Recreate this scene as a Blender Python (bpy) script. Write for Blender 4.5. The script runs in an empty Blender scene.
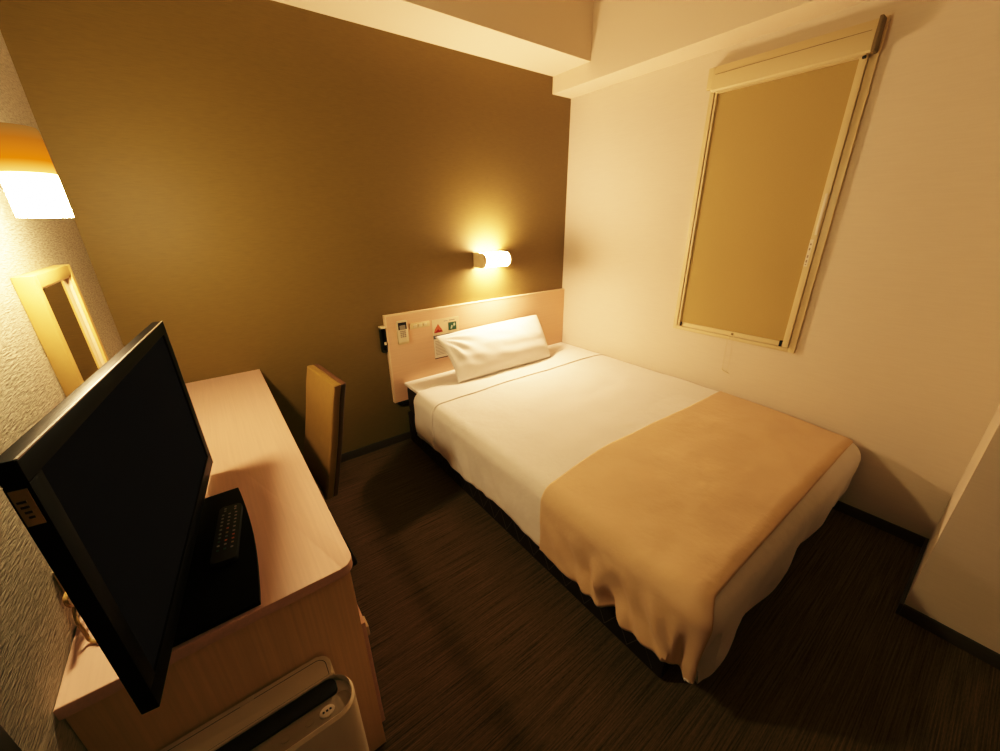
import bpy, bmesh, math, random
from mathutils import Vector, Matrix, noise
random.seed(4)
SC = bpy.context.scene
COL = SC.collection
PI = math.pi
XL = -2.7527            # left wall plane; the window wall is x = 0, the brown wall y = 0, the floor z = 0
YB = -3.55              # wall behind the camera
CEIL = 2.72
DESK = 0.72
S_BED, S_LEFT, S_DOWN = 285.0, 640.0, 240.0
TONE_A, TONE_T = 1.3, (.82, .68, .70)      # lamp strengths

# ------------------------------------------------------------------ materials
def new_mat(name):
    m = bpy.data.materials.new(name); m.use_nodes = True
    nt = m.node_tree
    return m, nt, nt.nodes['Principled BSDF']

def mat(name, col, rough=0.6, spec=0.5, metal=0.0, coat=0.0, var=0.0, vscale=(8, 8, 8), bump=0.0, bscale=(60, 60, 60),
        bdist=0.002, detail=3.0, sheen=0.0):
    m, nt, b = new_mat(name)
    b.inputs['Base Color'].default_value = (*col, 1)
    b.inputs['Roughness'].default_value = rough
    b.inputs['Specular IOR Level'].default_value = spec
    b.inputs['Metallic'].default_value = metal
    b.inputs['Coat Weight'].default_value = coat
    b.inputs['Sheen Weight'].default_value = sheen
    L = nt.links
    tc = nt.nodes.new('ShaderNodeTexCoord')
    def noise_tex(scale, det):
        mp = nt.nodes.new('ShaderNodeMapping'); mp.inputs['Scale'].default_value = scale
        L.new(tc.outputs['Object'], mp.inputs['Vector'])
        n = nt.nodes.new('ShaderNodeTexNoise'); n.inputs['Scale'].default_value = 1.0
        n.inputs['Detail'].default_value = det
        L.new(mp.outputs[0], n.inputs['Vector'])
        return n
    if var > 0:
        n = noise_tex(vscale, 4)
        r = nt.nodes.new('ShaderNodeValToRGB')
        r.color_ramp.elements[0].position = 0.3; r.color_ramp.elements[1].position = 0.7
        r.color_ramp.elements[0].color = (*[c * (1 - var) for c in col], 1)
        r.color_ramp.elements[1].color = (*[min(1, c * (1 + var)) for c in col], 1)
        L.new(n.outputs['Fac'], r.inputs['Fac']); L.new(r.outputs['Color'], b.inputs['Base Color'])
    if bump > 0:
        n = noise_tex(bscale, detail)
        bp = nt.nodes.new('ShaderNodeBump'); bp.inputs['Strength'].default_value = bump; bp.inputs['Distance'].default_value = bdist
        L.new(n.outputs['Fac'], bp.inputs['Height']); L.new(bp.outputs['Normal'], b.inputs['Normal'])
    return m

M = {}
M['brown_wall'] = mat('brown wallpaper', (0.162, 0.115, 0.0235), 0.55, 0.4, sheen=0.25, var=0.09, vscale=(25, 25, 420), bump=0.25, bscale=(140, 140, 420), bdist=0.001)
M['cream_wall'] = mat('cream wallpaper', (0.72, 0.645, 0.52), 0.8, 0.2, var=0.02, vscale=(12, 12, 200), bump=0.2, bscale=(160, 160, 260), bdist=0.001)
M['low_bounce_wall'] = mat('low bounce wallpaper', (0.22, 0.17, 0.11), 0.85, 0.2)  # unseen wall behind the camera, coloured dark to cut bounced fill light
M['low_bounce_ceiling'] = mat('low bounce ceiling paint', (0.42, 0.36, 0.27), 0.85, 0.2)  # ceiling out of view, darkened so it returns less fill light
M['ceiling'] = mat('ceiling paint', (0.80, 0.70, 0.54), 0.85, 0.2, bump=0.1, bscale=(150, 150, 150), bdist=0.001)
M['skirting'] = mat('dark skirting', (0.060, 0.040, 0.026), 0.5, 0.4, var=0.15, vscale=(3, 3, 60))
M['wood'] = mat('pale birch veneer', (0.78, 0.545, 0.435), 0.38, 0.4, var=0.045, vscale=(160, 3, 160), bump=0.05, bscale=(200, 8, 200), bdist=0.0005)
M['wood_v'] = mat('pale birch veneer upright', (0.84, 0.62, 0.35), 0.42, 0.4, var=0.06, vscale=(160, 160, 3))
M['head_wood'] = mat('headboard veneer', (0.80, 0.55, 0.375), 0.42, 0.4, var=0.04, vscale=(3, 120, 160))
M['edge_wood'] = mat('bare veneer edge', (0.86, 0.66, 0.46), 0.4, 0.4)
M['linen'] = mat('white linen', (0.80, 0.765, 0.71), 0.85, 0.2, var=0.015, vscale=(5, 5, 5), bump=0.5, bscale=(8, 8, 8), bdist=0.016, detail=4, sheen=0.1)
M['sheet'] = mat('white sheet', (0.82, 0.785, 0.73), 0.85, 0.2, bump=0.2, bscale=(10, 10, 10), bdist=0.008, sheen=0.1)
M['runner'] = mat('tan bed runner', (0.68, 0.50, 0.305), 0.8, 0.25, var=0.02, vscale=(6, 6, 6), bump=0.5, bscale=(8, 8, 8), bdist=0.016, detail=4, sheen=0.1)
M['base_dark'] = mat('dark brown upholstery', (0.020, 0.011, 0.008), 0.85, 0.2, bump=0.2, bscale=(300, 300, 300), bdist=0.001)
M['mattress'] = mat('dark mattress side', (0.040, 0.020, 0.014), 0.85, 0.2, bump=0.2, bscale=(200, 200, 200), bdist=0.001)
M['stitch'] = mat('pale stitching', (0.10, 0.07, 0.055), 0.8, 0.2)
M['leather'] = mat('tan leatherette', (0.225, 0.145, 0.040), 0.5, 0.4, var=0.05, vscale=(30, 30, 30), bump=0.25, bscale=(350, 350, 350), bdist=0.0008)
M['leather_dark'] = mat('brown leatherette edge', (0.10, 0.050, 0.022), 0.5, 0.4, bump=0.25, bscale=(350, 350, 350), bdist=0.0008)
M['dark_wood'] = mat('dark stained wood', (0.020, 0.011, 0.006), 0.4, 0.4, var=0.2, vscale=(40, 40, 4))
M['black_gloss'] = mat('glossy black plastic', (0.004, 0.0035, 0.0035), 0.42, 0.04)
M['black_matte'] = mat('matt black plastic', (0.008, 0.0075, 0.007), 0.55, 0.4)
M['screen'] = mat('switched off screen', (0.014, 0.0155, 0.024), 0.8, 0.0, bump=0.02, bscale=(900, 900, 900), bdist=0.0003)
M['bezel_line'] = mat('grey bezel edge', (0.16, 0.14, 0.11), 0.3, 0.5)
M['sticker'] = mat('aged tan sticker', (0.36, 0.24, 0.11), 0.7, 0.3)
M['ink'] = mat('dark print', (0.03, 0.028, 0.03), 0.7, 0.2)
M['ivory'] = mat('ivory plastic', (0.72, 0.60, 0.36), 0.4, 0.45)
M['cream_plastic'] = mat('cream plastic', (0.74, 0.66, 0.47), 0.42, 0.45)
M['white_plastic'] = mat('off white plastic', (0.78, 0.72, 0.60), 0.4, 0.45)
M['grey_lcd'] = mat('grey display', (0.30, 0.30, 0.24), 0.3, 0.4)
M['grey_key'] = mat('grey keys', (0.34, 0.30, 0.24), 0.5, 0.4)
M['blue_grey'] = mat('blue grey print', (0.17, 0.19, 0.19), 0.6, 0.3)
M['green_print'] = mat('dark green print', (0.035, 0.11, 0.075), 0.6, 0.3)
M['pale_print'] = mat('pale green print', (0.45, 0.55, 0.42), 0.6, 0.3)
M['red_print'] = mat('red print', (0.58, 0.16, 0.08), 0.6, 0.3)
M['red_dark'] = mat('deep red print', (0.30, 0.025, 0.02), 0.6, 0.3)
M['paper'] = mat('cream card', (0.80, 0.68, 0.47), 0.7, 0.3)
M['paper_white'] = mat('white card', (0.80, 0.74, 0.62), 0.7, 0.3)
M['blind'] = mat('beige blind fabric', (0.44, 0.345, 0.150), 0.85, 0.2, var=0.03, vscale=(300, 300, 300), bump=0.15, bscale=(500, 500, 500), bdist=0.0006)
M['frame'] = mat('ivory painted aluminium', (0.70, 0.60, 0.36), 0.38, 0.5)
M['frame_dark'] = mat('olive end cap', (0.20, 0.155, 0.07), 0.5, 0.4)
M['seal'] = mat('dark seal', (0.02, 0.016, 0.012), 0.6, 0.3)
M['gold'] = mat('gold painted frame', (0.76, 0.54, 0.20), 0.38, 0.5, var=0.04, vscale=(20, 20, 20))
M['purifier'] = mat('white appliance plastic', (0.84, 0.77, 0.60), 0.35, 0.45)
M['purifier_panel'] = mat('olive grey panel', (0.40, 0.35, 0.23), 0.4, 0.4)
M['cord'] = mat('yellowed cord', (0.42, 0.28, 0.09), 0.5, 0.4)
M['chrome'] = mat('satin metal', (0.55, 0.50, 0.40), 0.3, 0.5, metal=0.8)

# mirror
m, nt, b = new_mat('mirror glass'); M['mirror'] = m
b.inputs['Base Color'].default_value = (0.62, 0.58, 0.48, 1); b.inputs['Metallic'].default_value = 1.0; b.inputs['Roughness'].default_value = 0.03
# window pane
m, nt, b = new_mat('window glass'); M['glass'] = m
b.inputs['Base Color'].default_value = (0.05, 0.06, 0.07, 1); b.inputs['Roughness'].default_value = 0.05; b.inputs['Transmission Weight'].default_value = 0.6

# textured wallpaper of the left wall: ripples that run along the wall
m, nt, b = new_mat('rippled wallpaper'); M['ripple_wall'] = m
b.inputs['Base Color'].default_value = (0.66, 0.585, 0.43, 1); b.inputs['Roughness'].default_value = 0.7; b.inputs['Specular IOR Level'].default_value = 0.25
tc = nt.nodes.new('ShaderNodeTexCoord'); mp = nt.nodes.new('ShaderNodeMapping'); mp.inputs['Scale'].default_value = (60, 42, 300)
mp.inputs['Rotation'].default_value = (0.12, 0, 0)
n1 = nt.nodes.new('ShaderNodeTexNoise'); n1.inputs['Scale'].default_value = 1.0; n1.inputs['Detail'].default_value = 2.0; n1.inputs['Distortion'].default_value = 0.6
bp = nt.nodes.new('ShaderNodeBump'); bp.inputs['Strength'].default_value = 1.0; bp.inputs['Distance'].default_value = 0.0032
nt.links.new(tc.outputs['Object'], mp.inputs['Vector']); nt.links.new(mp.outputs[0], n1.inputs['Vector'])
nt.links.new(n1.outputs['Fac'], bp.inputs['Height']); nt.links.new(bp.outputs['Normal'], b.inputs['Normal'])
rp = nt.nodes.new('ShaderNodeValToRGB'); rp.color_ramp.elements[0].position = 0.35; rp.color_ramp.elements[1].position = 0.6
rp.color_ramp.elements[0].color = (0.33, 0.31, 0.245, 1); rp.color_ramp.elements[1].color = (0.51, 0.48, 0.385, 1)
nt.links.new(n1.outputs['Fac'], rp.inputs['Fac']); nt.links.new(rp.outputs['Color'], b.inputs['Base Color'])

# carpet: fine ribs running along x
m, nt, b = new_mat('ribbed carpet'); M['carpet'] = m
b.inputs['Roughness'].default_value = 0.95; b.inputs['Specular IOR Level'].default_value = 0.1
tc = nt.nodes.new('ShaderNodeTexCoord'); mp = nt.nodes.new('ShaderNodeMapping'); mp.inputs['Scale'].default_value = (4.0, 250, 1)
n1 = nt.nodes.new('ShaderNodeTexNoise'); n1.inputs['Scale'].default_value = 1.0; n1.inputs['Detail'].default_value = 3.0
mp2 = nt.nodes.new('ShaderNodeMapping'); mp2.inputs['Scale'].default_value = (60, 300, 1)
n2 = nt.nodes.new('ShaderNodeTexNoise'); n2.inputs['Scale'].default_value = 1.0
rp = nt.nodes.new('ShaderNodeValToRGB')
rp.color_ramp.elements[0].position = 0.22; rp.color_ramp.elements[0].color = (0.036, 0.0215, 0.0105, 1)
rp.color_ramp.elements[1].position = 0.78; rp.color_ramp.elements[1].color = (0.175, 0.110, 0.052, 1)
mx = nt.nodes.new('ShaderNodeMath'); mx.operation = 'MULTIPLY_ADD'; mx.inputs[1].default_value = 0.35; 
sb = nt.nodes.new('ShaderNodeMath'); sb.operation = 'SUBTRACT'; sb.inputs[1].default_value = 0.175
bp = nt.nodes.new('ShaderNodeBump'); bp.inputs['Strength'].default_value = 0.6; bp.inputs['Distance'].default_value = 0.004
l = nt.links
l.new(tc.outputs['Object'], mp.inputs['Vector']); l.new(tc.outputs['Object'], mp2.inputs['Vector'])
l.new(mp.outputs[0], n1.inputs['Vector']); l.new(mp2.outputs[0], n2.inputs['Vector'])
l.new(n2.outputs['Fac'], mx.inputs[0]); l.new(n1.outputs['Fac'], mx.inputs[2]); l.new(mx.outputs[0], sb.inputs[0])
l.new(sb.outputs[0], rp.inputs['Fac']); l.new(rp.outputs['Color'], b.inputs['Base Color'])
l.new(sb.outputs[0], bp.inputs['Height']); l.new(bp.outputs['Normal'], b.inputs['Normal'])

def emit_mat(name, stops, z0, z1, axis='Z'):
    """luminous shade: colour and strength follow the height on the shade (stops: position, colour, strength)"""
    m, nt, b = new_mat(name)
    nt.nodes.remove(b)
    out = nt.nodes['Material Output']
    em = nt.nodes.new('ShaderNodeEmission')
    geo = nt.nodes.new('ShaderNodeTexCoord'); sx = nt.nodes.new('ShaderNodeSeparateXYZ')
    mr = nt.nodes.new('ShaderNodeMapRange'); mr.inputs['From Min'].default_value = z0; mr.inputs['From Max'].default_value = z1
    rc = nt.nodes.new('ShaderNodeValToRGB'); rs = nt.nodes.new('ShaderNodeValToRGB')
    mxs = max(s[2] for s in stops)
    for r in (rc, rs):
        while len(r.color_ramp.elements) < len(stops): r.color_ramp.elements.new(0.5)
    for i, (p, c, s) in enumerate(stops):
        rc.color_ramp.elements[i].position = p; rc.color_ramp.elements[i].color = (*c, 1)
        rs.color_ramp.elements[i].position = p; rs.color_ramp.elements[i].color = (s / mxs, s / mxs, s / mxs, 1)
    mu = nt.nodes.new('ShaderNodeMath'); mu.operation = 'MULTIPLY'; mu.inputs[1].default_value = mxs
    k = nt.links
    k.new(geo.outputs['Object'], sx.inputs[0]); k.new(sx.outputs[axis], mr.inputs['Value'])
    k.new(mr.outputs[0], rc.inputs['Fac']); k.new(mr.outputs[0], rs.inputs['Fac'])
    k.new(rs.outputs['Color'], mu.inputs[0]); k.new(mu.outputs[0], em.inputs['Strength'])
    k.new(rc.outputs['Color'], em.inputs['Color']); k.new(em.outputs[0], out.inputs['Surface'])
    return m

# ------------------------------------------------------------------ mesh helpers
def BM(): return bmesh.new()

def add_box(bm, x0, x1, y0, y1, z0, z1, bev=0.0, seg=2, mtx=None):
    r = bmesh.ops.create_cube(bm, size=1.0)
    vs = r['verts']
    for v in vs:
        v.co = Vector(((x0 + x1) / 2 + v.co.x * (x1 - x0), (y0 + y1) / 2 + v.co.y * (y1 - y0), (z0 + z1) / 2 + v.co.z * (z1 - z0)))
    if bev > 0:
        es = list({e for v in vs for e in v.link_edges})
        rr = bmesh.ops.bevel(bm, geom=es, offset=bev, segments=seg, affect='EDGES', profile=0.6)
        vs = list({v for f in rr['faces'] for v in f.verts} | {v for v in vs if v.is_valid})
    if mtx is not None:
        for v in vs: v.co = mtx @ v.co
    return bm

def add_prism(bm, pts, h0, h1, axis='z', bev=0.0, seg=2, mtx=None):
    """polygon pts extruded along axis from h0 to h1; pts give the two other coordinates in xyz order"""
    def P(a, b, h):
        return Vector((a, b, h)) if axis == 'z' else Vector((h, a, b)) if axis == 'x' else Vector((a, h, b))
    lo = [bm.verts.new(P(a, b, h0)) for a, b in pts]; hi = [bm.verts.new(P(a, b, h1)) for a, b in pts]
    n = len(pts)
    fl = bm.faces.new(lo[::-1]); fh = bm.faces.new(hi)
    for i in range(n):
        bm.faces.new((lo[i], lo[(i + 1) % n], hi[(i + 1) % n], hi[i]))
    vs = lo + hi
    if bev > 0:
        es = list(set(fl.edges) | set(fh.edges))
        rr = bmesh.ops.bevel(bm, geom=es, offset=bev, segments=seg, affect='EDGES', profile=0.6)
        vs = list({v for f in rr['faces'] for v in f.verts} | {v for v in vs if v.is_valid})
    if mtx is not None:
        for v in vs: v.co = mtx @ v.co
    bmesh.ops.recalc_face_normals(bm, faces=bm.faces[:])
    return bm

def add_tube(bm, pts, rad, n=10):
    pts = [Vector(p) for p in pts]
    rads = rad if isinstance(rad, (list, tuple)) else [rad] * len(pts)
    rings = []
    up = Vector((0.3, 0.2, 1)).normalized()
    for i, p in enumerate(pts):
        d = (pts[min(i + 1, len(pts) - 1)] - pts[max(i - 1, 0)]).normalized()
        u = d.cross(up)
        if u.length < 1e-3: u = d.cross(Vector((1, 0, 0)))
        u.normalize(); w = u.cross(d).normalized(); up = w
        rings.append([bm.verts.new(p + (u * math.cos(2 * PI * k / n) + w * math.sin(2 * PI * k / n)) * rads[i]) for k in range(n)])
    for a, c in zip(rings, rings[1:]):
        for k in range(n):
            bm.faces.new((a[k], a[(k + 1) % n], c[(k + 1) % n], c[k]))
    bm.faces.new(rings[0][::-1]); bm.faces.new(rings[-1])
    bmesh.ops.recalc_face_normals(bm, faces=bm.faces[:])
    return bm

def add_grid(bm, fn, nu, nv, closed_u=False):
    vs = [[bm.verts.new(fn(i / nu, j / nv)) for j in range(nv + 1)] for i in range(nu + (0 if closed_u else 1))]
    for i in range(nu):
        for j in range(nv):
            a = vs[i][j]; b_ = vs[(i + 1) % len(vs)][j]; c = vs[(i + 1) % len(vs)][j + 1]; d = vs[i][j + 1]
            bm.faces.new((a, b_, c, d))
    return bm

def spline(pts, n=8):
    pts = [Vector(p) for p in pts]; out = []
    P = [pts[0]] + pts + [pts[-1]]
    for i in range(1, len(P) - 2):
        for k in range(n):
            t = k / n
            a, b_, c, d = P[i - 1], P[i], P[i + 1], P[i + 2]
            out.append(0.5 * ((2 * b_) + (c - a) * t + (2 * a - 5 * b_ + 4 * c - d) * t * t + (3 * b_ - a - 3 * c + d) * t ** 3))
    out.append(pts[-1]); return out

def rrect(x0, x1, y0, y1, r, n=5, corners=(1, 1, 1, 1)):
    """rounded rectangle, counter-clockwise from the lower left corner"""
    out = []
    for k, (cx, cy, a0, sx, sy) in enumerate(((x0, y0, PI, 1, 1), (x1, y0, 1.5 * PI, -1, 1), (x1, y1, 0, -1, -1), (x0, y1, 0.5 * PI, 1, -1))):
        if not corners[k]: out.append((cx, cy)); continue
        ox, oy = cx + sx * r, cy + sy * r
        for i in range(n + 1):
            a = a0 + 0.5 * PI * i / n
            out.append((ox + r * math.cos(a), oy + r * math.sin(a)))
    return out

def base_of(o_or_root):
    p = o_or_root; loc = Vector((0, 0, 0))
    while p is not None:
        loc += p.location; p = p.parent
    return loc

def obj(name, bm, m, parent=None, smooth=True, angle=35, label=None):
    """links one mesh object; the bmesh is in world coordinates, the origin goes to the thing's base"""
    vs = [v.co for v in bm.verts]
    if parent is None:
        x0 = min(v.x for v in vs); x1 = max(v.x for v in vs); y0 = min(v.y for v in vs); y1 = max(v.y for v in vs); z0 = min(v.z for v in vs)
        org = Vector(((x0 + x1) / 2, (y0 + y1) / 2, z0))
    else:
        org = base_of(parent)
    for v in bm.verts: v.co -= org
    me = bpy.data.meshes.new(name)
    if smooth:
        for f in bm.faces: f.smooth = True
        for e in bm.edges:
            if len(e.link_faces) == 2:
                try: e.smooth = e.calc_face_angle() < math.radians(angle)
                except ValueError: e.smooth = True
    bm.to_mesh(me); bm.free()
    for mm in (m if isinstance(m, (list, tuple)) else [m]): me.materials.append(mm)
    o = bpy.data.objects.new(name, me); COL.objects.link(o)
    if parent is None: o.location = org
    else: o.parent = parent
    if label: o['label'] = label
    return o

def thing(name, label, cat, loc, group=None):
    o = bpy.data.objects.new(name, None); COL.objects.link(o)
    o.empty_display_size = 0.1
    o.location = loc; o['label'] = label; o['category'] = cat
    if group: o['group'] = group
    return o

def tag(o, label, cat, group=None):
    o['label'] = label; o['category'] = cat
    if group: o['group'] = group
    return o

def struct(name, bm, m, label=None, parent=None):
    o = obj(name, bm, m, parent)
    if parent is None: o['kind'] = 'structure'
    if label: o['label'] = label
    return o

def box(*a, **k): return add_box(BM(), *a, **k)

# ------------------------------------------------------------------ the room
W, D_, ZB1, ZB2, HB, YP, WP = 0.1846, 0.3282, 2.3459, 2.2458, 0.0545, -2.4093, 0.5322
struct('floor', box(XL - .1, .1, YB - .1, .1, -.1, 0), M['carpet'], 'dark brown carpet with fine ribs')
struct('ceiling', box(XL - .1, .1, YB - .1, .1, CEIL, CEIL + .1), M['low_bounce_ceiling'])
struct('wall_back', box(XL - .1, .1, 0, .1, 0, CEIL), M['brown_wall'], 'brown papered wall behind the bed')
struct('wall_right', box(0, .1, YB, 0, 0, CEIL), M['cream_wall'], 'cream wall with the window')
struct('wall_left', box(XL - .1, XL, YB, 0, 0, CEIL), M['ripple_wall'], 'wall with pale rippled wallpaper')
struct('wall_front', box(XL - .1, .1, YB - .1, YB, 0, CEIL), M['low_bounce_wall'])
struct('trim_1', box(XL, -W, -D_, 0, ZB1, CEIL), M['ceiling'], 'boxed beam above the brown wall')
struct('trim_2', box(-W, 0, YB, 0, ZB2, CEIL), M['ceiling'], 'boxed beam above the window wall')
struct('trim_3', box(-WP, 0, YB, YP, 0, ZB2), M['cream_wall'], 'projecting pier in the right corner')
struct('trim_4', box(XL, XL + .012, -1.82, -1.70, 0, CEIL), M['skirting'], 'dark upright board on the left wall')
struct('baseboard_back', box(-2.26, 0, -.010, 0, 0, HB, bev=.002), M['skirting'])
struct('baseboard_right', box(-.010, 0, YP, 0, 0, HB, bev=.002), M['skirting'])
bm = BM(); add_box(bm, -WP - .010, 0, YP, YP + .010, 0, HB, bev=.002); add_box(bm, -WP - .010, -WP, YB, YP, 0, HB, bev=.002)
struct('baseboard_pier', bm, M['skirting'])

# window with its outer frame; the roller blind covers the pane
YW1, YW2, ZW0, ZW1 = -1.031, -1.710, 0.776, 2.17
bm = BM()
fr = .016
for a in ((-fr, 0, YW1 - .020, YW1, ZW0, ZW1), (-fr, 0, YW2, YW2 + .030, ZW0, ZW1), (-fr, 0, YW2 + .030, YW1 - .020, ZW0, ZW0 + .022), (-fr, 0, YW2 + .030, YW1 - .020, ZW1 - .03, ZW1)):
    add_box(bm, *a, bev=.002)
wf = struct('window_1', bm, M['frame'], 'narrow window in an ivory frame')
struct('window_pane', box(-.004, -.001, YW2 + .03, YW1 - .02, ZW0 + .02, ZW1 - .03), M['glass'], parent=wf)

# ------------------------------------------------------------------ roller blind on the window
rb = thing('roller_blind', 'beige roller blind drawn down over the window, in ivory side rails', 'blind', (-.03, (YW1 + YW2) / 2, ZW0))
yl, yr = YW1 - .020, YW2 + .030
obj('blind_fabric', box(-.016, -.012, yr + .026, yl - .0265, ZW0 + .045, 2.10), M['blind'], rb)
bm = BM(); add_box(bm, -.030, -.006, yl - .011, yl - .002, ZW0 + .026, 2.09, bev=.0015); add_box(bm, -.026, -.006, yl - .026, yl - .014, ZW0 + .026, 2.09, bev=.0015)
obj('side_rail', bm, M['frame'], rb)
obj('side_rail', box(-.027, -.006, yr + .001, yr + .028, ZW0 + .026, 2.09, bev=.0015), M['frame'], rb)
obj('bottom_bar', box(-.025, -.008, yr + .030, yl - .028, ZW0 + .026, ZW0 + .052, bev=.003), M['frame'], rb)
obj('corner_clip', box(-.033, -.010, yl - .040, yl - .030, ZW0 + .028, ZW0 + .052, bev=.002), M['black_matte'], rb, label='black corner clip')
obj('corner_clip', box(-.029, -.010, yr + .031, yr + .043, ZW0 + .026, ZW0 + .056, bev=.002), M['black_matte'], rb, label='black corner clip')
obj('latch', box(-.030, -.0255, (yl + yr) / 2 - .040, (yl + yr) / 2 - .028, ZW0 + .034, ZW0 + .046, bev=.002), M['frame_dark'], rb)
CY0, CY1 = -1.692, -1.060
obj('cassette', add_prism(BM(), [(-.0205, 2.052), (-.058, 2.048), (-.065, 2.056), (-.065, 2.122), (-.056, 2.140), (-.046, 2.160), (-.0005, 2.160), (-.0005, 2.14), (-.0205, 2.14)], CY0, CY1, axis='y', bev=.0015), M['frame'], rb)
obj('cassette_groove', box(-.0660, -.0645, CY0 + .012, CY1 - .012, 2.121, 2.1225), M['frame_dark'], rb)
obj('cassette_lip', box(-.060, -.022, CY0 + .012, CY1 - .020, 2.043, 2.0478, bev=.0015), M['frame'], rb)
obj('end_cap', box(-.050, -.0205, CY1 + .0005, CY1 + .034, 2.066, 2.160, bev=.003), M['frame'], rb)
obj('end_cap', box(-.066, -.0005, CY0 - .012, CY0 - .0005, 2.050, 2.164, bev=.003), M['frame_dark'], rb, label='olive end cap')
obj('cord_outlet', box(-.064, -.050, CY0 + .010, CY0 + .022, 2.032, 2.0425, bev=.003), M['black_matte'], rb)
obj('pull_handle', box(-.032, -.0265, yr + .005, yr + .017, 1.36, 1.54, bev=.003), M['white_plastic'], rb)
bm = BM(); add_box(bm, -.0280, -.0268, yr + .013, yr + .0275, 1.215, 1.340)
st = obj('label_strip', bm, M['paper_white'], rb, label='white printed strip')
for z, h in ((1.318, .008), (1.296, .010), (1.262, .012), (1.240, .012), (1.225, .005)):
    obj('print_mark', box(-.0285, -.0280, yr + .0175, yr + .0235, z - h / 2, z + h / 2), M['grey_key'], st)
yc = (yl + yr) / 2 - .015
bm = BM(); add_tube(bm, spline([(-.020, yc, ZW0 + .03), (-.018, yc + .004, ZW0 - .06), (-.012, yc + .001, ZW0 - .185)]), .0011, 6)
add_tube(bm, spline([(-.020, yc - .012, ZW0 + .03), (-.016, yc - .030, ZW0 - .08), (-.012, yc - .030, ZW0 - .190)]), .0008, 6)
pc = obj('pull_cord', bm, M['cream_plastic'], rb)
bm = BM(); add_tube(bm, spline([(-.010, yc + .006, ZW0 - .180), (-.010, yc - .004, ZW0 - .192), (-.010, yc - .032, ZW0 - .203), (-.010, yc - .036, ZW0 - .200)], 4), .0035, 8)
obj('cord_grip', bm, M['cream_plastic'], pc)

# ------------------------------------------------------------------ headboard and the things on it
XH, ZH, ZHB, TH = -1.5674, 0.9067, 0.3144, 0.030
hb = thing('headboard', 'peach veneered headboard panel fixed to the brown wall', 'headboard', (XH / 2, -.015, ZHB))
obj('panel', box(XH + .010, -.001, -TH, -.0005, ZHB, ZH - .008, bev=.001), M['head_wood'], hb)
bm = BM(); add_box(bm, XH, -.001, -TH - .001, -.0005, ZH - .008, ZH, bev=.0015); add_box(bm, XH, XH + .010, -TH - .001, -.0005, ZHB, ZH - .008, bev=.0015)
obj('edge_band', bm, M['edge_wood'], hb, label='pale edge band')
obj('mounting_batten', box(XH + .03, -.06, -TH + .004, -.0005, ZHB - .028, ZHB - .0005), M['black_matte'], hb)

rc = thing('air_conditioner_remote', 'pale remote control in a holder at the left end of the headboard', 'remote control', (-1.465, -.03, .715))
YH = -TH - .0012
obj('holder', add_prism(BM(), rrect(-1.500, -1.428, .712, .800, .006), YH - .016, YH, axis='y', bev=.002), M['ivory'], rc)
obj('body', add_prism(BM(), rrect(-1.504, -1.436, .730, .868, .008), YH - .030, YH - .0165, axis='y', bev=.003), M['cream_plastic'], rc)
obj('screen_frame', box(-1.498, -1.443, YH - .0325, YH - .0285, .812, .858, bev=.001), M['black_matte'], rc)
obj('display', box(-1.490, -1.452, YH - .0340, YH - .0320, .814, .840), M['grey_lcd'], rc)
bm = BM()
for i in range(3):
    for k in range(4):
        add_box(bm, -1.488 + i * .0135, -1.478 + i * .0135, YH - .033, YH - .0295, .762 + k * .0115, .770 + k * .0115, bev=.001)
kp = obj('keypad', bm, M['grey_key'], rc)

sp = thing('switch_plate', 'ivory light switch strip to the right of the headboard remote', 'light switch', (-1.34, -.03, .795))
obj('plate', add_prism(BM(), rrect(-1.412, -1.268, .797, .833, .004), YH - .007, YH, axis='y', bev=.002), M['ivory'], sp)
for i in range(3):
    obj('switch', box(-1.388 + i * .036, -1.362 + i * .036, YH - .011, YH - .0065, .806, .824, bev=.0015), M['cream_plastic'], sp)

nc = thing('picture_notice', 'small card with red and green pictures on the headboard', 'notice', (-1.145, -.03, .722))
obj('card', box(-1.250, -1.042, YH - .0016, YH, .724, .832), M['paper'], nc)
bm = BM(); add_prism(bm, [(-1.240, .740), (-1.172, .742), (-1.180, .762), (-1.198, .786), (-1.206, .800), (-1.216, .786), (-1.232, .766)], YH - .0024, YH - .0016, axis='y')
rd = obj('red_picture', bm, M['red_print'], nc, label='red picture')
bm = BM(); add_prism(bm, [(-1.236, .741), (-1.176, .743), (-1.186, .758), (-1.196, .752), (-1.208, .764), (-1.222, .753)], YH - .0030, YH - .0024, axis='y')
obj('red_shade', bm, M['red_dark'], rd)
gp = obj('green_picture', box(-1.128, -1.064, YH - .0024, YH - .0016, .742, .798), M['green_print'], nc, label='dark green picture')
bm = BM(); add_prism(bm, [(-1.112, .752), (-1.100, .752), (-1.094, .772), (-1.104, .776)], YH - .003, YH - .0024, axis='y'); add_prism(bm, [(-1.086, .764), (-1.072, .776), (-1.078, .790), (-1.088, .782)], YH - .003, YH - .0024, axis='y')
obj('pale_figure', bm, M['pale_print'], gp)
bm = BM(); add_box(bm, -1.160, -1.130, YH - .0022, YH - .0016, .810, .815); add_box(bm, -1.120, -1.075, YH - .0022, YH - .0016, .810, .816)
obj('caption', bm, M['grey_key'], nc)

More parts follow.
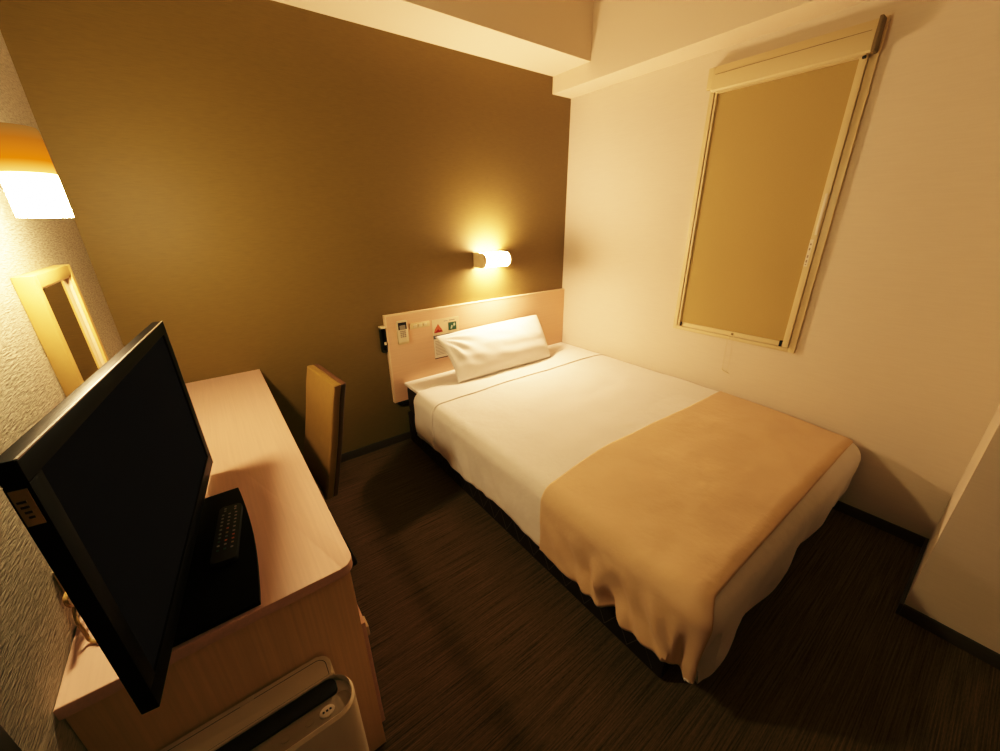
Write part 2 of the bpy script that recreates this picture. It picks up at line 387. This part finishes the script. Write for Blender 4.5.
ns = thing('printed_notice', 'white printed sheet with a blue-grey header, half behind the pillow', 'notice', (-1.145, -.03, .556))
obj('sheet', box(-1.246, -1.044, YH - .0012, -TH, .556, .7235), M['paper_white'], ns)
obj('header_bar', box(-1.2465, -1.0435, YH - .0020, YH - .0012, .698, .7236), M['blue_grey'], ns)
bm = BM()
for k in range(10):
    w_ = random.uniform(.11, .17)
    add_box(bm, -1.236, -1.236 + w_, YH - .0016, YH - .0012, .678 - k * .0105, .6815 - k * .0105)
obj('print_lines', bm, M['grey_key'], ns)
bm = BM(); add_box(bm, -1.246, -1.044, YH - .0018, YH - .0012, .556, .562)
obj('dark_border', bm, M['ink'], ns)

ft = thing('wall_holder', 'small black holder with pale fittings beside the left end of the headboard', 'holder', (-1.595, -.02, .665))
obj('back_case', add_prism(BM(), rrect(-1.601, -1.5695, .672, .820, .006), -.022, -.0001, axis='y', bev=.003), M['black_matte'], ft)
bm = BM(); add_tube(bm, [(-1.5855, -.033, .690), (-1.5855, -.033, .70), (-1.5855, -.033, .79), (-1.5855, -.033, .815), (-1.5855, -.033, .832)], [.007, .0100, .0100, .013, .013], 16)
obj('barrel', bm, M['black_gloss'], ft)
obj('cap', box(-1.603, -1.572, -.047, -.0001, .8325, .844, bev=.003), M['cream_plastic'], ft, label='cream cap')
obj('clip', box(-1.592, -1.576, -.046, -.041, .728, .748, bev=.002), M['cream_plastic'], ft, label='cream clip')

# ------------------------------------------------------------------ wall lamp above the headboard
LX0, LX1, LZ, LR = -.882, -.650, 1.192, .046
bl = thing('bedside_wall_lamp', 'lit tubular wall lamp on the brown wall above the headboard', 'wall lamp', (-.73, 0, 1.14))
def dprof(r, dep, n=14):
    pts = [(-.001, LZ - r), (-dep + r, LZ - r)]
    for i in range(1, n):
        a = -PI / 2 - PI * i / n
        pts.append((-dep + r + r * math.cos(a), LZ + r * math.sin(a)))
    return pts + [(-dep + r, LZ + r), (-.001, LZ + r)]
obj('end_cap', add_prism(BM(), dprof(LR + .003, .138), LX0, LX0 + .020, axis='x', bev=.003), M['ivory'], bl)
obj('end_cap', add_prism(BM(), dprof(LR + .003, .138), LX1 - .014, LX1, axis='x', bev=.003), M['ivory'], bl)
obj('back_plate', box(LX0 + .020, LX1 - .014, -.012, -.0006, LZ - .046, LZ + .046, bev=.002), M['ivory'], bl)
WARM = (1.0, 0.66, 0.30)
gl = emit_mat('lit opal glass', [(0, (1.0, .60, .345), S_BED), (1, (1.0, .60, .345), S_BED)], 0, 1)
obj('glass_tube', add_prism(BM(), [(min(a, -.0125), b_) for a, b_ in dprof(LR, .133)], LX0 + .021, LX1 - .015, axis='x'), gl, bl, label='glowing opal glass')

# ------------------------------------------------------------------ wall lamp above the mirror
SCX, SCY, SR, SZ0, SZ1 = -2.645, -.980, .0425, 1.460, 1.634
sl = thing('mirror_wall_lamp', 'amber topped glowing wall lamp on the rippled wall above the mirror', 'wall lamp', (XL, SCY, SZ0))
obj('back_plate', add_prism(BM(), [(SCY + .035 * math.cos(2 * PI * k / 28), 1.575 + .055 * math.sin(2 * PI * k / 28)) for k in range(28)], XL + .0006, XL + .016, axis='x', bev=.003), M['chrome'], sl)
obj('arm', add_tube(BM(), spline([(XL + .0165, SCY, 1.575), (XL + .035, SCY, 1.575), (XL + .050, SCY, 1.585), (SCX - SR * .97, SCY, 1.600)], 5), .007, 12), M['chrome'], sl)
am = emit_mat('amber to white lit shade', [(0, (1, .68, .36), S_LEFT), (.40, (1, .68, .36), S_LEFT), (.50, (1, .50, .12), 2.0), (.64, (1, .24, .002), 1.1), (.86, (1, .30, .02), .60), (1, (1, .45, .10), .35)], 0, SZ1 - SZ0)
def shade():
    bm = BM()
    zs = [SZ0, SZ0 + .07, SZ0 + .13, SZ1 - .012, SZ1 - .004, SZ1]
    sh = [1.0, 1.0, .985, .965, .95, .90]
    rings = [[bm.verts.new((SCX + SR * s_ * math.cos(2 * PI * k / 48), SCY + SR * s_ * math.sin(2 * PI * k / 48), z)) for k in range(48)] for z, s_ in zip(zs, sh)]
    for a, c in zip(rings, rings[1:]):
        for k in range(48): bm.faces.new((a[k], a[(k + 1) % 48], c[(k + 1) % 48], c[k]))
    bm.faces.new(rings[-1])
    bmesh.ops.recalc_face_normals(bm, faces=bm.faces[:])
    return bm
obj('lamp_shade', shade(), am, sl)
arc = [math.radians(118 + 68 * k / 20) for k in range(21)]  # unseen opaque arc, added to keep lamp light off the wall
obj('added_light_shield', add_prism(BM(), [(SCX + SR * 1.06 * math.cos(t), SCY + SR * 1.06 * math.sin(t)) for t in arc] + [(SCX + SR * 1.025 * math.cos(t), SCY + SR * 1.025 * math.sin(t)) for t in arc[::-1]], SZ0, SZ1 - .02), M['ivory'], sl)
dn = emit_mat('lit diffuser', [(0, (1, .64, .33), S_DOWN), (1, (1, .64, .33), S_DOWN)], 0, 1)
obj('diffuser', add_prism(BM(), [(SCX + SR * .985 * math.cos(2 * PI * k / 48), SCY + SR * .985 * math.sin(2 * PI * k / 48)) for k in range(48)], SZ0 + .002, SZ0 + .005), dn, sl)

# ------------------------------------------------------------------ mirror on the left wall
MY0, MY1, MZ0, MZ1, MX = -.930, -.553, .775, 1.333, -2.716
mr_ = thing('wall_mirror', 'tall mirror in a deep gold frame on the rippled wall', 'mirror', (XL, (MY0 + MY1) / 2, MZ0))
bm = BM()
w_ = .030
add_box(bm, XL + .0006, MX, MY0, MY0 + w_, MZ0, MZ1, bev=.0015); add_box(bm, XL + .0006, MX, MY1 - w_, MY1, MZ0, MZ1, bev=.0015)
add_box(bm, XL + .0006, MX, MY0 + w_, MY1 - w_, MZ1 - w_, MZ1, bev=.0015); add_box(bm, XL + .0006, MX, MY0 + w_, MY1 - w_, MZ0, MZ0 + w_, bev=.0015)
obj('frame', bm, M['gold'], mr_)
obj('mirror_glass', box(XL + .004, MX - .014, MY0 + w_, MY1 - w_, MZ0 + w_, MZ1 - w_), M['mirror'], mr_)
bm = BM()
for a in ((MY0 + w_, MY0 + w_ + .006, MZ0 + w_, MZ1 - w_), (MY1 - w_ - .006, MY1 - w_, MZ0 + w_, MZ1 - w_), (MY0 + w_, MY1 - w_, MZ1 - w_ - .006, MZ1 - w_)):
    add_box(bm, MX - .014, MX - .006, *a, bev=.001)
obj('inner_bead', bm, M['edge_wood'], mr_, label='pale inner bead')

# ------------------------------------------------------------------ desk
XD, YD = -2.2716, -1.5937
dk = thing('desk', 'long pale veneered desk along the rippled wall', 'desk', ((XL + XD) / 2, YD / 2, 0))
top = rrect(XL + .001, XD, YD, -.0015, .032, 8, (0, 1, 0, 0))
obj('desktop', add_prism(BM(), top, DESK - .026, DESK, bev=.0025), M['wood'], dk)
obj('end_panel', box(XL + .001, -2.283, -1.581, -1.557, 0, DESK - .0265, bev=.001), M['wood_v'], dk)
obj('end_panel', box(XL + .001, -2.300, -.030, -.0115, 0, DESK - .0265, bev=.001), M['wood_v'], dk)
obj('back_panel', box(XL + .001, XL + .019, -1.5565, -.0305, .25, DESK - .0265), M['wood_v'], dk)
obj('pedestal', box(-2.700, -2.290, -1.5565, -1.150, .060, DESK - .0265, bev=.001), M['wood_v'], dk)
obj('plinth', box(-2.690, -2.300, -1.5565, -1.160, 0, .0595), M['black_matte'], dk)
dr = obj('drawer', box(-2.2895, -2.2835, -1.556, -1.155, .512, .688, bev=.0015), M['wood_v'], dk)
obj('handle', add_tube(BM(), spline([(-2.2842, -1.44, .60), (-2.2760, -1.43, .60), (-2.2760, -1.28, .60), (-2.2842, -1.27, .60)], 5), .003, 8), M['chrome'], dr)
dr = obj('cupboard_door', box(-2.2895, -2.2725, -1.576, -1.155, .088, .503, bev=.002), M['wood'], dk)
obj('handle', box(-2.2730, -2.2655, -1.572, -1.535, .445, .478, bev=.003), M['ivory'], dr, label='small ivory handle')

# ------------------------------------------------------------------ television
yaw, tilt, TW, THH = 1.442, 0.010, .742, .4445
d = Vector((math.cos(yaw), math.sin(yaw), 0)); nrm0 = Vector((math.sin(yaw), -math.cos(yaw), 0))
up = Vector((0, 0, 1)) * math.cos(tilt) - nrm0 * math.sin(tilt); nrm = up.cross(d) * -1
if nrm.dot(nrm0) < 0: nrm = -nrm
NB = Vector((-2.6015, -1.7265, .7615))         # front lower corner nearest the camera
def TVP(a, h, n): return NB + d * a + up * h + nrm * n
tvm = Matrix(((d.x, up.x, nrm.x, NB.x), (d.y, up.y, nrm.y, NB.y), (d.z, up.z, nrm.z, NB.z), (0, 0, 0, 1)))
tv = thing('television', 'large black flat screen television standing on the near end of the desk', 'television', (-2.60, -1.36, DESK))
bm = BM()
bw = .030
for a in ((0, TW, 0, .038), (0, TW, THH - bw, THH), (0, bw, .038, THH - bw), (TW - bw, TW, .038, THH - bw)):
    add_box(bm, a[0], a[1], a[2], a[3], -.022, 0, bev=.002, mtx=tvm)
obj('bezel', bm, M['black_gloss'], tv)
obj('screen', add_box(BM(), bw - .001, TW - bw + .001, .037, THH - bw + .001, -.018, -.004, mtx=tvm), M['screen'], tv, label='dark switched off screen')
bm = BM(); add_box(bm, .0, TW, THH - .0012, THH + .0008, -.0022, .0008, mtx=tvm); add_box(bm, TW - .0012, TW + .0008, 0, THH, -.003, .0008, mtx=tvm)
obj('bezel_edge', bm, M['bezel_line'], tv, label='thin grey edge')
bm = BM()
pf = [(.10, -.0225), (TW - .10, -.0225), (TW - .15, -.058), (.15, -.058)]
rg = []
bb = bmesh.new()
add_prism(bb, [(a, -n_) for a, n_ in pf], 0.03, THH - .10, axis='z', bev=.003)
fl = tvm @ Matrix(((1, 0, 0, 0), (0, 0, 1, 0), (0, -1, 0, 0), (0, 0, 0, 1)))
for v in bb.verts: v.co = fl @ v.co
bc = obj('back_cover', bb, M['black_matte'], tv)
# side sticker sits on the edge of the cabinet that faces the camera
bm = BM(); add_box(bm, -.0012, .0002, THH - .084, THH - .036, -.019, -.004, mtx=tvm)
sk = obj('side_sticker', bm, M['sticker'], tv, label='tan paper sticker')
for k in range(4): obj('print_line', add_box(BM(), -.0017, -.0012, THH - .074 + k * .007, THH - .071 + k * .007, -.014 - .001 * k, -.009, mtx=tvm), M['ink'], sk)
bm = BM()
for i in range(26):
    a = .06 + i * .008
    add_box(bm, a + .14, a + .144, THH - .1005, THH - .0995, -.050, -.030, mtx=tvm)
obj('vent_slots', bm, M['black_gloss'], bc)
# stand
SB = (-2.665, -2.458, -1.585, -1.130)
pts = []
for i in range(13):
    t = i / 12; pts.append((SB[1] + .012 * math.sin(PI * t) - .0, SB[2] + (SB[3] - SB[2]) * t))
pts = [(SB[0], SB[2])] + pts + [(SB[0], SB[3])]
obj('stand_base', add_prism(BM(), pts, DESK + .0005, DESK + .013, bev=.003), M['black_gloss'], tv)
c0 = TVP(TW / 2, .0, -.04)
bm = BM()
add_prism(bm, [(c0.x - .022, c0.y - .075), (c0.x + .020, c0.y - .075), (c0.x + .020, c0.y + .075), (c0.x - .022, c0.y + .075)], DESK + .0131, c0.z + .05, bev=.003)
obj('stand_neck', bm, M['black_gloss'], tv)

# remote lying on the stand base
rm = thing('tv_remote', 'black television remote control lying on the glossy stand base', 'remote control', (-2.495, -1.30, DESK + .0135))
ang = math.radians(-8)
rmm = Matrix.Translation((-2.494, -1.335, DESK + .0136)) @ Matrix.Rotation(ang, 4, 'Z')
obj('body', add_prism(BM(), rrect(-.025, .025, -.105, .105, .010), 0, .014, bev=.004, mtx=rmm), M['black_matte'], rm)
kmats = {'g': M['grey_key'], 'r': M['red_print'], 'y': M['sticker'], 'b': M['blue_grey'], 'n': M['green_print']}
rows = [('gg', 0.092), ('gg', .082), ('ggg', .066), ('ggg', .052), ('ggg', .038), ('ggg', .024), ('grg', .008), ('gyg', -.008), ('bbr', -.022), ('nrr', -.036), ('ggy', -.050), ('nng', -.066)]
for pat, yy in rows:
    k = len(pat)
    for i, c in enumerate(pat):
        xx = (i - (k - 1) / 2) * (.014 if k == 3 else .022)
        obj('button', add_box(BM(), xx - .0026, xx + .0026, yy - .0022, yy + .0022, .0138, .0152, bev=.0006, mtx=rmm), kmats[c], rm)

# power cord behind the television
cd = thing('power_cord', 'yellowed cord looping from the rippled wall onto the desk behind the television', 'cord', (-2.72, -1.43, DESK))
bm = BM(); add_tube(bm, spline([(-2.7375, -1.400, .806), (-2.733, -1.430, .814), (-2.731, -1.455, .818), (-2.730, -1.458, .804), (-2.731, -1.432, .782), (-2.724, -1.400, .775), (-2.700, -1.380, .770)]), .0034, 8)
obj('cable', bm, M['cord'], cd)
bm = BM(); add_tube(bm, spline([(-2.7375, -1.385, .780), (-2.734, -1.435, .780), (-2.730, -1.462, .766), (-2.726, -1.470, .742), (-2.722, -1.478, .7262), (-2.706, -1.490, .7248), (-2.690, -1.470, .7262), (-2.686, -1.430, .732), (-2.684, -1.390, .750)]), .0030, 8)
obj('cable', bm, M['cord'], cd)
obj('wall_socket', box(XL + .0006, -2.744, -1.395, -1.330, .770, .840, bev=.002), M['ivory'], cd)
obj('plug', box(-2.7435, -2.732, -1.394, -1.374, .788, .812, bev=.003), M['cord'], cd)

# ------------------------------------------------------------------ air purifier on the floor by the desk's end
pu = thing('air_purifier', 'white air purifier standing on the floor against the desk end', 'air purifier', (-2.52, -1.665, 0))
PX0, PX1 = -2.735, -2.368
obj('rear_body', add_prism(BM(), rrect(PX0, PX1, -1.650, -1.588, .026, 8, (0, 0, 1, 1)), .0, .500, bev=.006), M['purifier'], pu)
bm = BM(); ring = rrect(PX0 + .012, PX1 - .010, -1.646, -1.598, .020, 8, (0, 0, 1, 1)); ring_i = rrect(PX0 + .0132, PX1 - .0112, -1.6455, -1.5992, .019, 8, (0, 0, 1, 1))
lo = [bm.verts.new((x, y, .5004)) for x, y in ring]; li = [bm.verts.new((x, y, .5004)) for x, y in ring_i]
for k in range(len(lo)): bm.faces.new((lo[k], lo[(k + 1) % len(lo)], li[(k + 1) % len(lo)], li[k]))
obj('lid_seam', bm, M['seal'], pu)
# front shell: rounded ends, hollow top
fo = rrect(PX0 - .005, -2.342, -1.742, -1.6505, .042, 10, (1, 1, 1, 1)); fi = rrect(PX0 + .002, -2.349, -1.7345, -1.6510, .036, 10, (1, 1, 1, 1))
bm = BM()
n = len(fo)
A = [bm.verts.new((x, y, 0)) for x, y in fo]; B_ = [bm.verts.new((x, y, .494)) for x, y in fo]; B2 = [bm.verts.new((x * .35 + xi * .65, y * .35 + yi * .65, .500)) for (x, y), (xi, yi) in zip(fo, fi)]
C_ = [bm.verts.new((x, y, .498)) for x, y in fi]; E_ = [bm.verts.new((x, y, .482)) for x, y in fi]
for a, c in ((A, B_), (B_, B2), (B2, C_), (C_, E_)):
    for k in range(n): bm.faces.new((a[k], a[(k + 1) % n], c[(k + 1) % n], c[k]))
bm.faces.new(A[::-1]); bm.faces.new(E_)
bmesh.ops.recalc_face_normals(bm, faces=bm.faces[:])
obj('front_shell', bm, M['purifier'], pu)
obj('air_slot', add_prism(BM(), rrect(PX0 + .004, -2.371, -1.688, -1.6512, .016, 6), .4822, .4965, bev=.002), M['black_matte'], pu, label='black air outlet slot')
obj('control_panel', add_prism(BM(), rrect(PX0 + .004, -2.352, -1.7325, -1.6885, .018, 6, (1, 1, 1, 1)), .4822, .4900, bev=.001), M['purifier_panel'], pu)
bt = obj('button', add_prism(BM(), [(-2.401 + .0150 * math.cos(2 * PI * k / 20), -1.712 + .0105 * math.sin(2 * PI * k / 20)) for k in range(20)], .4902, .4940, bev=.001), M['white_plastic'], pu)
for i in range(3): obj('print_mark', box(-2.410 + i * .007, -2.406 + i * .007, -1.714, -1.710, .4938, .4944), M['ink'], bt)
for i in range(2):
    obj('button', add_prism(BM(), [(-2.435 - i * .045 + .009 * math.cos(2 * PI * k / 16), -1.710 + .007 * math.sin(2 * PI * k / 16)) for k in range(16)], .4902, .4914), M['purifier_panel'], pu)
obj('lid_catch', box(-2.545, -2.520, -1.600, -1.590, .5002, .503, bev=.001), M['purifier'], pu)

# ------------------------------------------------------------------ chair pushed up to the desk (faces -x)
ch = thing('desk_chair', 'tan leatherette chair pushed in at the desk', 'chair', (-2.30, -.70, 0))
CHR = Matrix.Translation((-2.098, -.868, 0)) @ Matrix.Rotation(math.radians(5.5), 4, 'Z') @ Matrix.Translation((2.076, .737, 0))
def tw(bm):
    bmesh.ops.transform(bm, matrix=CHR, verts=bm.verts[:]); return bm
YC, HWT = -.580, .158
prof = [(-2.186, .385), (-2.170, .45), (-2.148, .54), (-2.120, .66), (-2.096, .78), (-2.080, .845), (-2.076, .865)]   # front face line (x, z), bottom to top
prof = spline([(x, 0, z) for x, z in prof], 4)
TK = .050
def back_sheet(off, hw, z_in=0):
    return [[Vector((p.x + off, YC + s * hw * (1 - .04 * (1 - i / (len(prof) - 1))), p.z)) for s in (-1, -.9, -.6, 0, .6, .9, 1)] for i, p in enumerate(prof)]
def shell_bm(offA, offB, hw):
    bm = BM()
    F = [[bm.verts.new(v) for v in r] for r in back_sheet(offA, hw)]; R_ = [[bm.verts.new(v) for v in r] for r in back_sheet(offB, hw)]
    m_, k_ = len(F), len(F[0])
    for i in range(m_ - 1):
        for j in range(k_ - 1):
            bm.faces.new((F[i][j], F[i][j + 1], F[i + 1][j + 1], F[i + 1][j])); bm.faces.new((R_[i][j + 1], R_[i][j], R_[i + 1][j], R_[i + 1][j + 1]))
        bm.faces.new((F[i][0], F[i + 1][0], R_[i + 1][0], R_[i][0])); bm.faces.new((F[i + 1][-1], F[i][-1], R_[i][-1], R_[i + 1][-1]))
    for j in range(k_ - 1):
        bm.faces.new((F[-1][j], F[-1][j + 1], R_[-1][j + 1], R_[-1][j])); bm.faces.new((F[0][j + 1], F[0][j], R_[0][j], R_[0][j + 1]))
    bmesh.ops.recalc_face_normals(bm, faces=bm.faces[:])
    es = [e for e in bm.edges if len(e.link_faces) == 2 and e.calc_face_angle() > math.radians(50)]
    bmesh.ops.bevel(bm, geom=es, offset=.008, segments=3, affect='EDGES', profile=.6)
    return bm
obj('backrest', tw(shell_bm(0, .030, HWT)), M['leather'], ch)
obj('back_panel', tw(shell_bm(.0302, TK, HWT - .002)), M['leather_dark'], ch, label='darker rear panel')
obj('seat', tw(add_prism(BM(), rrect(-2.560, -2.192, YC - .175, YC + .175, .03, 5), .386, .448, bev=.014, seg=3)), M['leather_dark'], ch, label='dark brown seat pad')
obj('seat_frame', tw(box(-2.540, -2.190, YC - .155, YC + .155, .348, .3855, bev=.003)), M['dark_wood'], ch)
for sx, (xa, xb) in enumerate(((-2.525, -2.540), (-2.200, -2.128))):
    for s in (-1, 1):
        bm = BM(); add_tube(bm, [(xa, YC + s * .140, .3475), (xa + (xb - xa) * .5, YC + s * .144, .17), (xb, YC + s * .148, .012)], [.019, .016, .013], 12)
        lg = obj('leg', tw(bm), M['dark_wood'], ch)
        bm = BM(); add_tube(bm, [(xb, YC + s * .148, .0), (xb, YC + s * .148, .0118)], .0145, 12)
        obj('foot_pad', tw(bm), M['black_matte'], lg)

# ------------------------------------------------------------------ bed
bd = thing('bed', 'low dark upholstered bed base and mattress against the window wall', 'bed', (-.75, -1.0, 0))
BXL, BYF = -1.4919, -1.985
obj('base', box(BXL, -.014, BYF, -.045, .012, .235, bev=.010), M['base_dark'], bd)
for (x, y) in ((-1.44, -.10), (-.07, -.10), (-1.44, -1.93), (-.07, -1.93)):
    obj('foot', box(x - .03, x + .03, y - .03, y + .03, 0, .0118), M['black_matte'], bd)
obj('mattress', box(BXL + .012, -.014, BYF + .01, -.035, .2355, .425, bev=.03, seg=3), M['mattress'], bd)
bm = BM()
yy = -.05
while yy > BYF + .1:
    add_tube(bm, [(BXL - .0008, yy, .22), (BXL - .0008, yy - .10, .03)], .0012, 5)
    add_tube(bm, [(BXL - .0008, yy - .10, .22), (BXL - .0008, yy, .03)], .0012, 5)
    yy -= .10
obj('quilting_stitch', bm, M['stitch'], bd)

# cloth surface shared by duvet, fold and runner
PXL, PXR, PYF, RL, RF, RR_ = -1.470, -.085, -2.010, .065, .095, .060
def nz(x, y, s, seed=0.0): return noise.noise(Vector((x * s + seed, y * s - seed, seed)))
def bed_cloth(x, y, off, hem_l=.365, hem_f=.43):
    """x, y: flat cloth coordinates; beyond the mattress edge they continue as arc length down the side"""
    aL = max(0, PXL - x); aR = max(0, x - PXR); b_ = max(0, PYF - y)
    a = aL if aL > 0 else aR
    cx = min(max(x, PXL), PXR); cy = max(y, PYF)
    sgn = -1 if aL > 0 else 1
    puff = .018 * (1 - min(1, abs((cx + .77) / .70)) ** 3) * (1 - min(1, abs((cy + 1.15) / .95)) ** 4)
    q1 = min(1, max(0, (cx + .55) / .47)); q2 = min(1, max(0, (-1.30 - cy) / .70))
    zt = .468 - .035 * q1 * q1 * q2 * q2 + puff + .006 * nz(cx, cy, 3.0, 2.0) + .003 * nz(cx, cy, 8.0, 5.0)
    if a == 0 and b_ == 0:
        return Vector((cx, cy, zt + off))
    p = 5.0
    dist = (a ** p + b_ ** p) ** (1 / p)
    if a > 0 and b_ > 0: dist = min(dist, .350 + .015 * math.sin(2 * math.atan2(b_, a)))
    phi = math.atan2(b_, a)
    c, s = math.cos(phi), math.sin(phi)
    rs = RL if sgn < 0 else RR_
    r = rs * c * c + RF * s * s
    th = min(dist / r, math.radians(88))
    rest = max(0, dist - r * math.radians(88))
    out = r * math.sin(th) + rest * math.cos(math.radians(88)); drop = r * (1 - math.cos(th)) + rest
    k = min(1, rest / .15)
    # hanging folds
    if b_ == 0:
        w = y
        amp = .006 + .024 * math.exp(-((y + 1.80) / .20) ** 2)
        out += k * (amp * 2.0 * nz(w + .35 * drop, .5 * drop, 15, 1) + .012 * nz(w, drop, 3, 9)) * (1 if sgn < 0 else .2)
    elif a == 0:
        out += k * (.010 * math.sin(13 * x + 1.0) + .012 * nz(x, drop, 9, 3)) - .05 * rest * rest / .1
    else:
        out += k * (-.012 + .010 * math.cos(6.0 * phi)) - .02 * k * s
    ox = sgn * c * (out + off * math.sin(th)); oy = -s * (out + off * math.sin(th))
    pos = Vector((cx + ox, cy + oy, zt - drop + off * math.cos(th)))
    pos.x = min(pos.x, -.016 + off * .5)
    pos.z = max(pos.z, .018)
    return pos
def cloth_bm(x0, x1, y0, y1, nx, ny, off, fy1=None, fx0=None):
    bm = BM()
    def f(u, v):
        x = x1 + (x0 - x1) * u
        yb = y1 if fy1 is None else fy1(x)
        y = y0 + (yb - y0) * v
        xx = x if fx0 is None else x1 + (fx0(y) - x1) * u
        return bed_cloth(xx, y, off)
    add_grid(bm, f, nx, ny)
    bmesh.ops.recalc_face_normals(bm, faces=bm.faces[:])
    up_ = sum(f_.normal.z for f_ in bm.faces)
    if up_ < 0: bmesh.ops.reverse_faces(bm, faces=bm.faces[:])
    return bm
def soft(o, t=.004):
    s = o.modifiers.new('thickness', 'SOLIDIFY'); s.thickness = t; s.offset = -1
    return o
bx0, bx1, by0, by1 = PXL - .318, PXR + .14, -.280, PYF - .425
def hem_left(y): return bx0 - .016 * (nz(y, 0, 2.2, 4.0)) + .006 * math.sin(9 * y)
def hem_foot(x): return by1 + .025 * nz(x, 0, 3.0, 8.0)
# fitted sheet
bm = BM(); add_box(bm, BXL + .002, -.012, -1.20, -.0325, .4255, .447, bev=.009, seg=3)
so = obj('fitted_sheet', bm, M['sheet']); tag(so, 'white fitted sheet showing between the pillow and the headboard', 'sheet')
du = soft(obj('duvet', cloth_bm(bx0, bx1, by0, by1, 190, 220, 0, hem_foot, hem_left), M['linen']), .008)
tag(du, 'white duvet spread over the bed, white hem hanging at the foot', 'duvet')
def fold_left(y): return PXL - .300
fo_ = soft(obj('turned_back_edge', cloth_bm(PXL - .300, PXR + .05, by0 + .002, -.520, 120, 26, .0050, lambda x: -.520 - .012 * nz(x, 0, 3, 6) + .01 * math.sin(2 * x)), M['sheet'], du), .004)
def run_foot(x):
    a = max(0, PXL - x)
    t = min(1, a / .30); t = t * t * (3 - 2 * t)
    return PYF - .055 - .42 * t + .02 * max(0, x + .5)
def hem_run(y): return hem_left(y) - .004
bm = BM()
def frun(u, v):
    # rows from the runner's head edge to its foot edge
    x_ = (PXR + .125) + (bx0 - .02 - (PXR + .125)) * u
    yb = run_foot(x_)
    ya = -1.415 + .012 * math.sin(4 * x_) - .05 * max(0, -(x_ + 1.1)) * (1 if x_ > PXL else 0) - (.0 if x_ > PXL else .018)
    y = ya + (yb - ya) * v
    xe = (PXR + .125) + (hem_left(y) - .006 - (PXR + .125)) * u
    return bed_cloth(xe, y, .006)
add_grid(bm, frun, 190, 90)
bmesh.ops.recalc_face_normals(bm, faces=bm.faces[:])
if sum(f_.normal.z for f_ in bm.faces) < 0: bmesh.ops.reverse_faces(bm, faces=bm.faces[:])
ru = soft(obj('bed_runner', bm, M['runner']), .003)
tag(ru, 'wide tan runner laid over the foot half of the white duvet', 'bed runner')

# pillow leaning on the headboard
bm = BM()
P0, P1, P2 = Vector((0, -.350, .486)), Vector((0, -.250, .640)), Vector((0, -.075, .738))
NU, NV = 72, 40
def pill(side):
    def f(u, v):
        a = u * 2 - 1; h = v
        q = P0 * (1 - h) ** 2 + P1 * 2 * h * (1 - h) + P2 * h * h
        tg = ((P1 - P0) * 2 * (1 - h) + (P2 - P1) * 2 * h).normalized()
        nn = Vector((0, -tg.z, tg.y))
        hw = .405 + .048 * h - .012 * (1 - (2 * h - 1) ** 2)
        w2 = 2 * h - 1
        th = .062 * (max(0, 1 - abs(a) ** 2.6) ** .62) * (max(0, 1 - abs(w2) ** 2.4) ** .62)
        cx = -.852 + .048 * h
        x = cx + a * hw
        # creases that fan out of the left upper corner
        du_ = math.hypot((a + 1) * .40, (h - .92) * .36); an = math.atan2((h - .92) * .36, (a + 1) * .40 + 1e-4)
        cr = .007 * math.sin(an * 15) * math.exp(-((du_ - .13) / .11) ** 2)
        cr += .005 * nz(a * 1.5 + h, h * 3, 2.2, 7) 
        edge = min(1, (1 - abs(a)) * 6) * min(1, (1 - abs(w2)) * 5)
        p_ = q + nn * (side * th + (cr * edge if side > 0 else 0)); p_.x = x
        p_.z += .010 * (h * a)
        if side < 0: p_.y = min(p_.y, -.040)
        return p_
    return f
add_grid(bm, pill(1), NU, NV); add_grid(bm, pill(-1), NU, NV)
bmesh.ops.remove_doubles(bm, verts=bm.verts[:], dist=.0006)
bmesh.ops.recalc_face_normals(bm, faces=bm.faces[:])
po = obj('pillow', bm, M['sheet'], angle=180)
tag(po, 'white pillow propped upright against the headboard', 'pillow')

# ------------------------------------------------------------------ camera, world, colour
cam = bpy.data.cameras.new('camera'); co = bpy.data.objects.new('camera', cam); COL.objects.link(co)
cam.sensor_width = 36.0; cam.lens = 386.4459 / 1000 * 36.0; cam.clip_start = .01
Rm = Matrix(((0.7992985245513781, 0.2321083067582406, -0.5542991995157601), (-0.6008135347578043, 0.29018287864959535, -0.7448603851665537), (-0.012040145423650042, 0.9283962682348829, 0.3713965589847605)))
co.matrix_world = Matrix.Translation((-2.3973, -2.3279, 1.4406)) @ Rm.to_4x4()
SC.camera = co
w = bpy.data.worlds.new('world'); SC.world = w; w.use_nodes = True
w.node_tree.nodes['Background'].inputs['Color'].default_value = (0.01, 0.008, 0.006, 1)
SC.view_settings.view_transform = 'Standard'
SC.view_settings.look = 'None'
SC.view_settings.exposure = 0.0
# film-like shoulder: highlights roll off instead of clipping
SC.view_settings.use_curve_mapping = True
cmx = SC.view_settings.curve_mapping
WHITE = 8.0
cmx.white_level = (WHITE, WHITE, WHITE)
cmx.extend = 'HORIZONTAL'
xs = [0, .02, .05, .10, .16, .25, .38, .55, .8, 1.1, 1.5, 2.1, 3.0, 4.2, 6.0, 8.0]
for i in range(3):
    cv = cmx.curves[i]
    cv.points[0].location = (0, 0); cv.points[1].location = (1, 1)
    for x in xs[1:-1]:
        cv.points.new(x / WHITE, (1 - math.exp(-TONE_A * x)) * (1 - TONE_T[i] * math.exp(-x / .14)))
cmx.update()
SC.cycles.use_denoising = True
SC.cycles.max_bounces = 8
SC.cycles.diffuse_bounces = 3
SC.cycles.sample_clamp_indirect = 8.0
